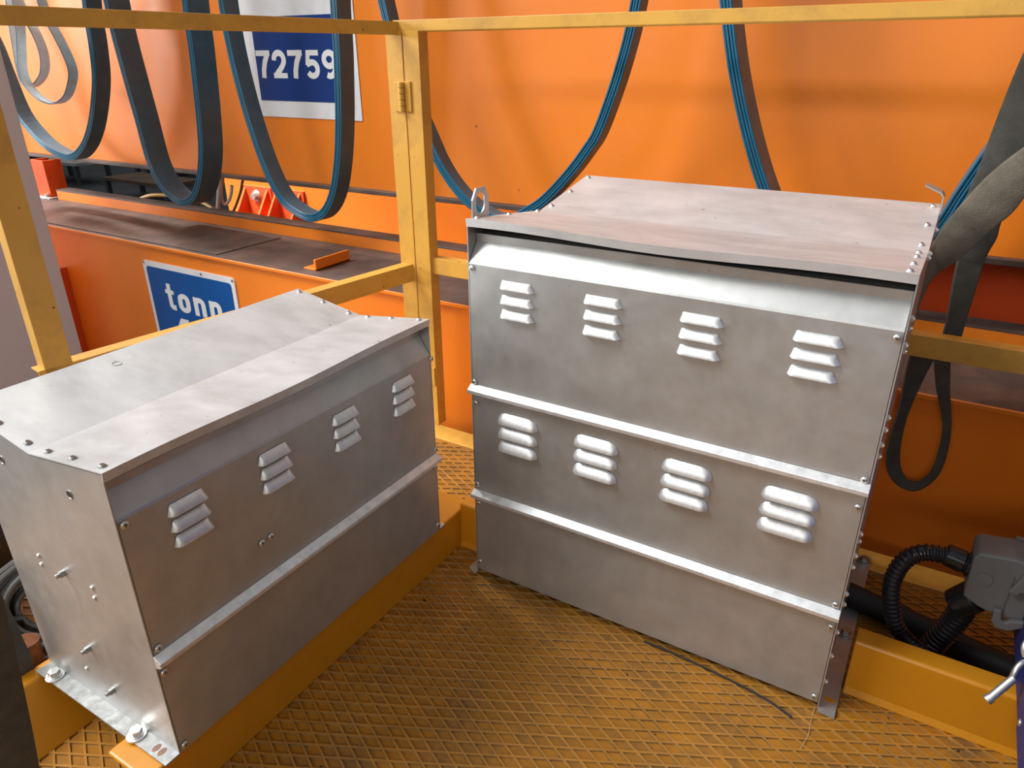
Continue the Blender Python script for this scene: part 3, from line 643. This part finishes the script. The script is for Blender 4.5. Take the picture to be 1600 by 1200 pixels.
names = {'A': 'deep blue flat cable loop nearest the pale cabinet at far left', 'B': 'blue flat cable loop hanging between the far left loop and the number sign',
         'C': 'blue flat cable loop hanging across the navy number sign', 'D': 'wide blue flat cable loop swinging between the post and the tall cabinet',
         'E': 'blue flat cable loop dipping behind the tall cabinet on the right'}
def to_top(pts, z=1.893):
    """carry both legs of a loop straight on upwards past the frame"""
    p0, p1 = Vector(pts[0]), Vector(pts[1]); d = (p0-p1).normalized()
    q0, q1 = Vector(pts[-1]), Vector(pts[-2]); e_ = (q0-q1).normalized()
    m0, m1 = p0+d*.12, q0+e_*.12
    a = Vector((m0.x+d.x*(z-m0.z)*.25, m0.y, z)); b = Vector((m1.x+e_.x*(z-m1.z)*.25, m1.y, z))
    return [tuple(a), tuple(m0)]+list(pts)+[tuple(m1), tuple(b)]
for k in 'ABCDE':
    pts = smooth_path(to_top(D['cables'][k]), 5)
    c0 = pts[len(pts)//2]
    g = empty('festoon_cable', (c0.x, 2.08, c0.z), names[k], 'cable', 'festoon cable loops in front of the girder')
    for j in range(4):
        bm = bmesh.new(); ribbon(bm, pts, 2.05+.0012*(j % 2), {'A': .074, 'B': .104, 'C': .074, 'D': .055, 'E': .105}[k]+R_.uniform(-.002, .002), .0068, (j-1.5)*.0080)
        obj('flat_cable', bm, ['cable_edge', 'cable_face'], g, smooth=False)
for key, y_, lab in (('thin_F', 1.97, 'pale blue thin cable loop, larger of the two at far left'), ('thin_G', 2.018, 'pale blue thin cable loop, smaller one inside the larger')):
    bm = bmesh.new(); ribbon(bm, smooth_path(to_top(D[key]), 5), y_, .044, .006, 0)
    tag(obj('thin_cable', bm, ['cable_edge', 'cable_light']), lab, 'cable', 'thin pale cables at far left')

ft_ = empty('festoon_track', (-1.2, 2.08, 1.9), 'steel festoon track the blue cables hang from, above the picture', 'track')
obj('rail', bxo(-5.0, 2.4, 2.03, 2.13, 1.898, 1.935), 'galv', ft_)
for x in (-4.6, -2.9, -1.2, .5, 2.2): obj('bracket', bxo(x-.03, x+.03, 2.03, 2.267, 1.935, 1.949), 'galv', ft_)

# hoses behind the ledge
for key, rad, mt, lab in (('white', .011, 'white_hose', 'white hose hanging straight below the girder'), ('loop', .008, 'white_hose', 'small white hose bent into a hook below the girder'), ('dark', .006, 'grime', 'thin dark wire curving down in front of the bright plate')):
    bm = bmesh.new(); tube(bm, smooth_path(D['hoses'][key], 5), rad, 8); tag(obj('hanging_hose', bm, mt, smooth=True), lab, 'hose')
bm = bmesh.new(); tube(bm, smooth_path([(-3.78, 2.36, .40), (-3.68, 2.38, .425), (-3.5, 2.42, .425), (-3.32, 2.42, .405), (-3.18, 2.40, .36)], 6), .010, 8)
tag(obj('yellow_hose', bm, 'yellow_hose', smooth=True), 'yellow hose arching behind the ledge below the second cable loop', 'hose')

# ------------------------------------------------------------------ slings
def strap(bm, pairs, th=.006, per=5):
    A = smooth_path([p_[0] for p_ in pairs], per); B = smooth_path([p_[1] for p_ in pairs], per)
    rows = []; n = len(A)
    for i in range(n):
        d = (A[min(i+1, n-1)]+B[min(i+1, n-1)])-(A[max(i-1, 0)]+B[max(i-1, 0)])
        nn = d.cross(B[i]-A[i]).normalized()*th/2
        m1, m2 = A[i].lerp(B[i], .06), A[i].lerp(B[i], .94)
        rows.append([bm.verts.new(q) for q in (A[i]+nn*.4, m1+nn, m2+nn, B[i]+nn*.4, B[i]-nn*.4, m2-nn, m1-nn, A[i]-nn*.4)])
    for i in range(n-1):
        for k in range(8): bm.faces.new((rows[i][k], rows[i][(k+1) % 8], rows[i+1][(k+1) % 8], rows[i+1][k]))
    bm.faces.new(rows[0]); bm.faces.new(rows[-1][::-1])
bm = bmesh.new(); strap(bm, D['sling2'], .008); tag(obj('lifting_sling', bm, 'webbing', smooth=True), 'pale olive webbing sling slanting up to the right behind the tall cabinet', 'sling', 'webbing slings')
s1 = empty('lifting_sling', D['sling1'][-1][0], 'dark webbing sling hanging steeply at right and ending in a loop below the rail', 'sling', 'webbing slings')
bm = bmesh.new(); strap(bm, D['sling1'], .008); obj('strap', bm, 'webbing_dark', s1, smooth=True)
bm = bmesh.new(); strap(bm, D['sling_loop'], .010); obj('eye_loop', bm, 'webbing_dark', s1, smooth=True)
def near(pairs, w):
    return [((b[0]-.3*w, b[1]-.95*w, b[2]), b) for a, b in pairs]
bm = bmesh.new(); strap(bm, near(D['strap_front'], .10), .006); tag(obj('webbing_strap', bm, 'webbing_dark', smooth=True), 'dark webbing strap hanging closest to the viewer at bottom left', 'strap')
bm = bmesh.new(); strap(bm, near(D['strap_back'], .05), .006); tag(obj('webbing_strap', bm, 'webbing_dark', smooth=True), 'narrow dark strap just behind the nearest hanging strap at bottom left', 'strap')

# ------------------------------------------------------------------ blue cabinet with plug, conduits, clamp at the right edge
bc = empty('control_cabinet', (.5, 1.1, .13), 'dark blue enamelled control cabinet cut by the right edge', 'cabinet')
obj('body', bxo(.260, .80, .60, 1.405, .132, 1.15), 'blue_cab', bc, bevel=.002)
obj('bottom_lip', bxo(.262, .80, .60, 1.11, .118, .131), 'blue_cab', bc)
fastener('screw', bc, (.260, 1.092, .146), (-1, 0, 0))
plug = empty('cable_connector', (.20, 1.33, .17), 'grey cast industrial plug connector on the dark blue cabinet', 'connector')
bm = bmesh.new(); prism(bm, [(.166, .199), (.164, .285), (.170, .296), (.222, .303), (.262, .297), (.262, .178), (.205, .182), (.19, .187)], 'y', 1.300, 1.372); obj('housing', bm, 'grey_cast', plug, bevel=.004)
bm = bmesh.new(); prism(bm, [(.225, .190), (.225, .270), (.2275, .270), (.2275, .190)], 'y', 1.297, 1.301); obj('moulded_rib', bm, 'grey_cast', plug)
bm = bmesh.new(); tube(bm, [(.188, 1.298, .247), (.188, 1.301, .247)], .013, 20); obj('round_emblem', bm, 'grey_cast', plug)
bm = bmesh.new(); prism(bm, [(.214, .200), (.216, .172), (.224, .162), (.243, .163), (.265, .180), (.268, .192), (.242, .185), (.236, .178), (.229, .181), (.226, .200)], 'y', 1.288, 1.298); obj('locking_lever', bm, 'grey_cast', plug, bevel=.002)
bm = bmesh.new(); prism(bm, [(.238, .278), (.226, .242), (.238, .238), (.242, .247), (.262, .250), (.262, .300), (.250, .303)], 'y', 1.288, 1.298); obj('locking_lever', bm, 'grey_cast', plug, bevel=.002)
bm = bmesh.new(); box(bm, .224, .262, 1.372, 1.380, .24, .305); obj('locking_lever', bm, 'grey_cast', plug, bevel=.002)
def corrugated(name, path, rad, pitch, label, gl, rg, grp='corrugated conduits at the plug'):
    r_ = empty(name, path[-1], label, 'conduit', grp)
    pts = smooth_path(path, 12); 
    # resample by arc length
    cum = [0]
    for a, b in zip(pts, pts[1:]): cum.append(cum[-1]+(b-a).length)
    Lt = cum[-1]; n = int(Lt/pitch)*4; out = []; rs = []; j = 0
    for i in range(n+1):
        s = Lt*i/n
        while j < len(cum)-2 and cum[j+1] < s: j += 1
        f_ = (s-cum[j])/max(1e-9, cum[j+1]-cum[j]); out.append(pts[j].lerp(pts[j+1], f_)); rs.append(rad*(1.0 if i % 4 in (0, 1) else .86))
    bm = bmesh.new(); tube(bm, out, rs, 18); obj('corrugated_hose', bm, 'black', r_, smooth=True)
    a, b = Vector(gl[0]), Vector(gl[1]); d = b-a
    bm = bmesh.new(); tube(bm, [a, a+d*.03, a+d*.65, a+d*.68, a+d*.74, a+d*.76, b], [rg*.86, rg*.95, rg, rg*.88, rg*.88, rg*1.05, rg*1.05], 14); obj('gland_nut', bm, 'black', r_, smooth=True, bevel=.001)
    return r_
th = [Vector(q) for q in D['conduit_thin']]; ft = [Vector(q) for q in D['conduit_fat']]
corrugated('corrugated_conduit', th, .0165, .0092, 'slimmer black corrugated conduit bending round left of the grey plug', (th[0]+Vector((-.028, 0, .004)), th[0]+Vector((.018, 0, -.004))), .0215)
corrugated('corrugated_conduit', ft, .0230, .0095, 'thicker black corrugated conduit running straight up into the plug', (ft[0]+Vector((-.018, 0, -.022)), ft[0]+Vector((.020, 0, .026))), .0300)
bm = bmesh.new(); tube(bm, [ft[0]+Vector((.018, 0, .024)), ft[0]+Vector((.036, .006, .045))], .023, 18); obj('cable_entry', bm, 'grey_cast', plug, smooth=True)
bm = bmesh.new(); tube(bm, [th[0]+Vector((.016, 0, -.004)), th[0]+Vector((.030, 0, -.006))], .016, 18); obj('cable_entry', bm, 'grey_cast', plug, smooth=True)
bm = bmesh.new(); tube(bm, smooth_path([(-.02, 1.43, .029), (.13, 1.40, .026), (.24, 1.372, .026), (.40, 1.35, .026)], 6), .026, 14)
tag(obj('floor_conduit', bm, 'rubber', smooth=True), 'black hose lying on the floor behind the right toe board', 'hose')
# toggle clamp
cl = empty('toggle_clamp', (.25, 1.15, .2), 'chrome toggle clamp handle sticking out from the dark blue cabinet', 'clamp')
bm = bmesh.new(); tube(bm, [(.214, 1.110, .150), (.219, 1.114, .155)], .0078, 14); tube(bm, [(.218, 1.113, .154), (.243, 1.140, .186)], .0065, 12); obj('handle', bm, 'zinc', cl, smooth=True)
bm = bmesh.new(); tube(bm, smooth_path([(.241, 1.139, .184), (.243, 1.145, .200), (.250, 1.155, .210), (.258, 1.160, .206)], 4), .0048, 10); obj('shackle', bm, 'zinc', cl, smooth=True)
bm = bmesh.new(); tube(bm, smooth_path([(.252, 1.165, .215), (.247, 1.17, .228), (.252, 1.18, .242), (.262, 1.19, .247)], 4), .0042, 10); obj('hook', bm, 'zinc', cl, smooth=True)
bm = bmesh.new(); box(bm, .2535, .2585, 1.175, 1.205, .243, .252); obj('pink_tie', bm, 'pink', cl)

# ------------------------------------------------------------------ small things on the floor
bm = bmesh.new(); tube(bm, smooth_path([(q[0], q[1]-.004, q[2]+.001) for q in D['wire']], 6), .0022, 8); tag(obj('black_wire', bm, 'rubber', smooth=True), 'thin black wire lying on the floor along the tall cabinet', 'wire')
bm = bmesh.new(); tube(bm, smooth_path(D['thread'], 6), .0006, 6); tag(obj('loose_thread', bm, 'thread', smooth=True), 'fine tan thread on the floor at the right foot of the tall cabinet', 'thread')

# ------------------------------------------------------------------ left edge: pale cabinet, coil, bag, wrapped pipe
pc = empty('switch_cabinet', (-3.6, 1.4, -1.2), 'tall pale grey cabinet behind the railing gate at far left', 'cabinet')
obj('body', bxo(-4.1, -3.262, 1.10, 1.600, -1.2, 2.1), 'pale_grey', pc, bevel=.003)
obj('door_leaf', bxo(-4.05, -3.30, 1.095, 1.10, -1.1, 2.05), 'pale_grey', pc, bevel=.002)
bm = bmesh.new()
axn = Vector((.72, -.42, .55)).normalized(); aa, bb = frame(axn); cc = Vector((-1.338, .470, .128)); path = []
for i in range(14*28):
    a = 2*math.pi*i/28; k = i/28; rr = .108-.0085*(k % 8)+.004*math.sin(a*2+k); path.append(cc+(aa*math.cos(a)+bb*math.sin(a))*rr+axn*(-.030+.012*(k % 5)+.004*math.sin(3*a)))
tube(bm, path, .0062, 8)
tag(obj('coiled_cable', bm, 'grey_cable', smooth=True), 'coil of grey cable behind the low cabinet at bottom left', 'cable')
bm = bmesh.new(); bmesh.ops.create_icosphere(bm, subdivisions=4, radius=1)
for v in bm.verts:
    q = v.co; w = 1+.10*math.sin(q.x*5+q.z*3)+.07*math.sin(q.y*7+1)+.05*math.sin(q.z*13+q.x*4)
    v.co = Vector((-1.60+q.x*.10*w, .40+q.y*.15*w, max(.002, .20+q.z*.22*w)))
tag(obj('black_sack', bm, 'black', smooth=True), 'crumpled black sack behind the low cabinet at far left', 'sack')
bm = bmesh.new(); pts = [Vector((-1.272, .378, .034)).lerp(Vector((-1.280, .390, .130)), i/14) for i in range(15)]
tube(bm, pts, [.030*(1 if i % 2 else .95) for i in range(15)], 14)
wp = tag(obj('wrapped_pipe', bm, 'brown_tape', smooth=True), 'short pipe wrapped in brown tape beside the hanging strap at bottom left', 'pipe')

# ------------------------------------------------------------------ the hall far below and behind
o = obj('floor_hall', bxo(-75, 40, 3, 40, -4.1, -4.0), 'hall_floor'); o.name = 'floor_hall'; tag(o, kind='structure')
o = obj('wall_back', bxo(-75, 40, 34, 34.3, -4.0, 8), 'hall_wall'); tag(o, kind='structure')
o = obj('wall_left', bxo(-75.3, -75, 3, 34, -4.0, 8), 'hall_wall'); tag(o, kind='structure')
def bench(name, x, y, w, d, h, mt_top, mt_leg, label, cat):
    r_ = empty(name, (x, y, -4), label, cat)
    obj('top', bxo(x-w/2, x+w/2, y-d/2, y+d/2, -4+h-.12, -4+h), mt_top, r_)
    for sx in (-1, 1):
        for sy in (-1, 1): obj('leg', bxo(x+sx*w*.46-.08, x+sx*w*.46+.08, y+sy*d*.44-.08, y+sy*d*.44+.08, -4, -4+h-.12), mt_leg, r_)
    return r_
bench('work_bench', -35.0, 18.9, 3.4, 1.6, .9, 'junk_pale', 'junk_dark', 'pale topped work bench far below, seen under the girder at left', 'bench')
bench('work_bench', -30.5, 20.6, 3.0, 1.2, 1.0, 'junk_pale', 'junk_dark', 'narrow pale work bench far below, right of the upright', 'bench')
bench('steel_trestle', -27.2, 17.6, 4.0, 1.6, .8, 'junk_brown', 'junk_dark', 'brown topped trestle far below, behind the second cable loop', 'trestle')
def crate(x, y, w, d, h, mt, label):
    bm = bmesh.new(); box(bm, x-w/2, x+w/2, y-d/2, y+d/2, -4+.12, -4+h)
    for k in (-1, 0, 1): box(bm, x+k*w*.42-.08, x+k*w*.42+.08, y-d/2, y+d/2, -4, -3.88)
    tag(obj('crate', bm, mt), label, 'crate')
crate(-37.5, 17.9, 1.6, 1.4, 1.5, 'junk_dark', 'dark crate far below, left of the red upright')
crate(-24.2, 20.6, 2.2, 1.4, 1.4, 'junk_brown', 'brown timber crate far below under the girder')
crate(-32.8, 22.5, 2.6, 1.4, 1.6, 'junk_dark', 'dark machine crate far below, behind the benches')

# ------------------------------------------------------------------ light
w = bpy.data.worlds.new('hall_light'); SC.world = w; w.use_nodes = True
nt = w.node_tree; bg = nt.nodes['Background']
tc = nt.nodes.new('ShaderNodeTexCoord'); sx = nt.nodes.new('ShaderNodeSeparateXYZ'); rp = nt.nodes.new('ShaderNodeValToRGB')
nt.links.new(tc.outputs['Generated'], sx.inputs[0])
mr = nt.nodes.new('ShaderNodeMapRange'); mr.inputs['From Min'].default_value = -1; nt.links.new(sx.outputs['Z'], mr.inputs['Value']); nt.links.new(mr.outputs[0], rp.inputs[0])
el = rp.color_ramp.elements
el[0].position = .30; el[0].color = (.040, .034, .028, 1)
el[1].position = .50; el[1].color = (.125, .118, .108, 1)
x_ = el.new(.66); x_.color = (.30, .30, .30, 1)
x_ = el.new(.85); x_.color = (.86, .87, .87, 1)
ml = nt.nodes.new('ShaderNodeMapRange'); ml.inputs['From Min'].default_value = -.35; ml.inputs['From Max'].default_value = -.95; ml.interpolation_type = 'SMOOTHSTEP'
nt.links.new(sx.outputs['X'], ml.inputs['Value'])
mx = nt.nodes.new('ShaderNodeMix'); mx.data_type = 'RGBA'; nt.links.new(ml.outputs[0], mx.inputs[0]); nt.links.new(rp.outputs[0], mx.inputs[6]); mx.inputs[7].default_value = (.62, .64, .65, 1)
nt.links.new(mx.outputs[2], bg.inputs['Color']); bg.inputs['Strength'].default_value = WORLD
def area(name, loc, target, sx_, sy_, power, col, spread=180):
    l = bpy.data.lights.new(name, 'AREA'); l.shape = 'RECTANGLE'; l.size = sx_; l.size_y = sy_; l.energy = power; l.color = col; l.spread = math.radians(spread)
    o = bpy.data.objects.new(name, l); COL.objects.link(o); o.location = loc
    o.rotation_euler = (Vector(target)-Vector(loc)).to_track_quat('-Z', 'Y').to_euler(); return o
area('window_band', (0, -9, 4.2), (-.5, 2.3, 1.0), 12, 1.0, P_BAND, (1, .96, .90))
area('left_window', (-11, -4.2, 2.9), (-2.5, 2.3, .7), 3.0, 2.2, P_LEFT, (1, .985, .97))
area('low_window', (-16, .3, .9), (-2.6, 2.6, .5), 2.0, 3.0, P_LOW, (1, .93, .86))
area('added_rear_light', (-6.2, 2.95, 5.0), (-4.3, 3.8, .4), 1.6, .8, P_REAR, (1, .97, .9), 75)  # added lamp, narrowed to brighten the left end of the rear plate
area('roof_light', (-6.4, -2.6, 8.0), (-.6, .8, .3), 5, 4, P_ROOF, (.97, .99, 1))
SC.view_settings.view_transform = 'Standard'; SC.view_settings.look = 'None'; SC.view_settings.gamma = 1
SC.view_settings.exposure = EXPO; SC.view_settings.use_curve_mapping = False
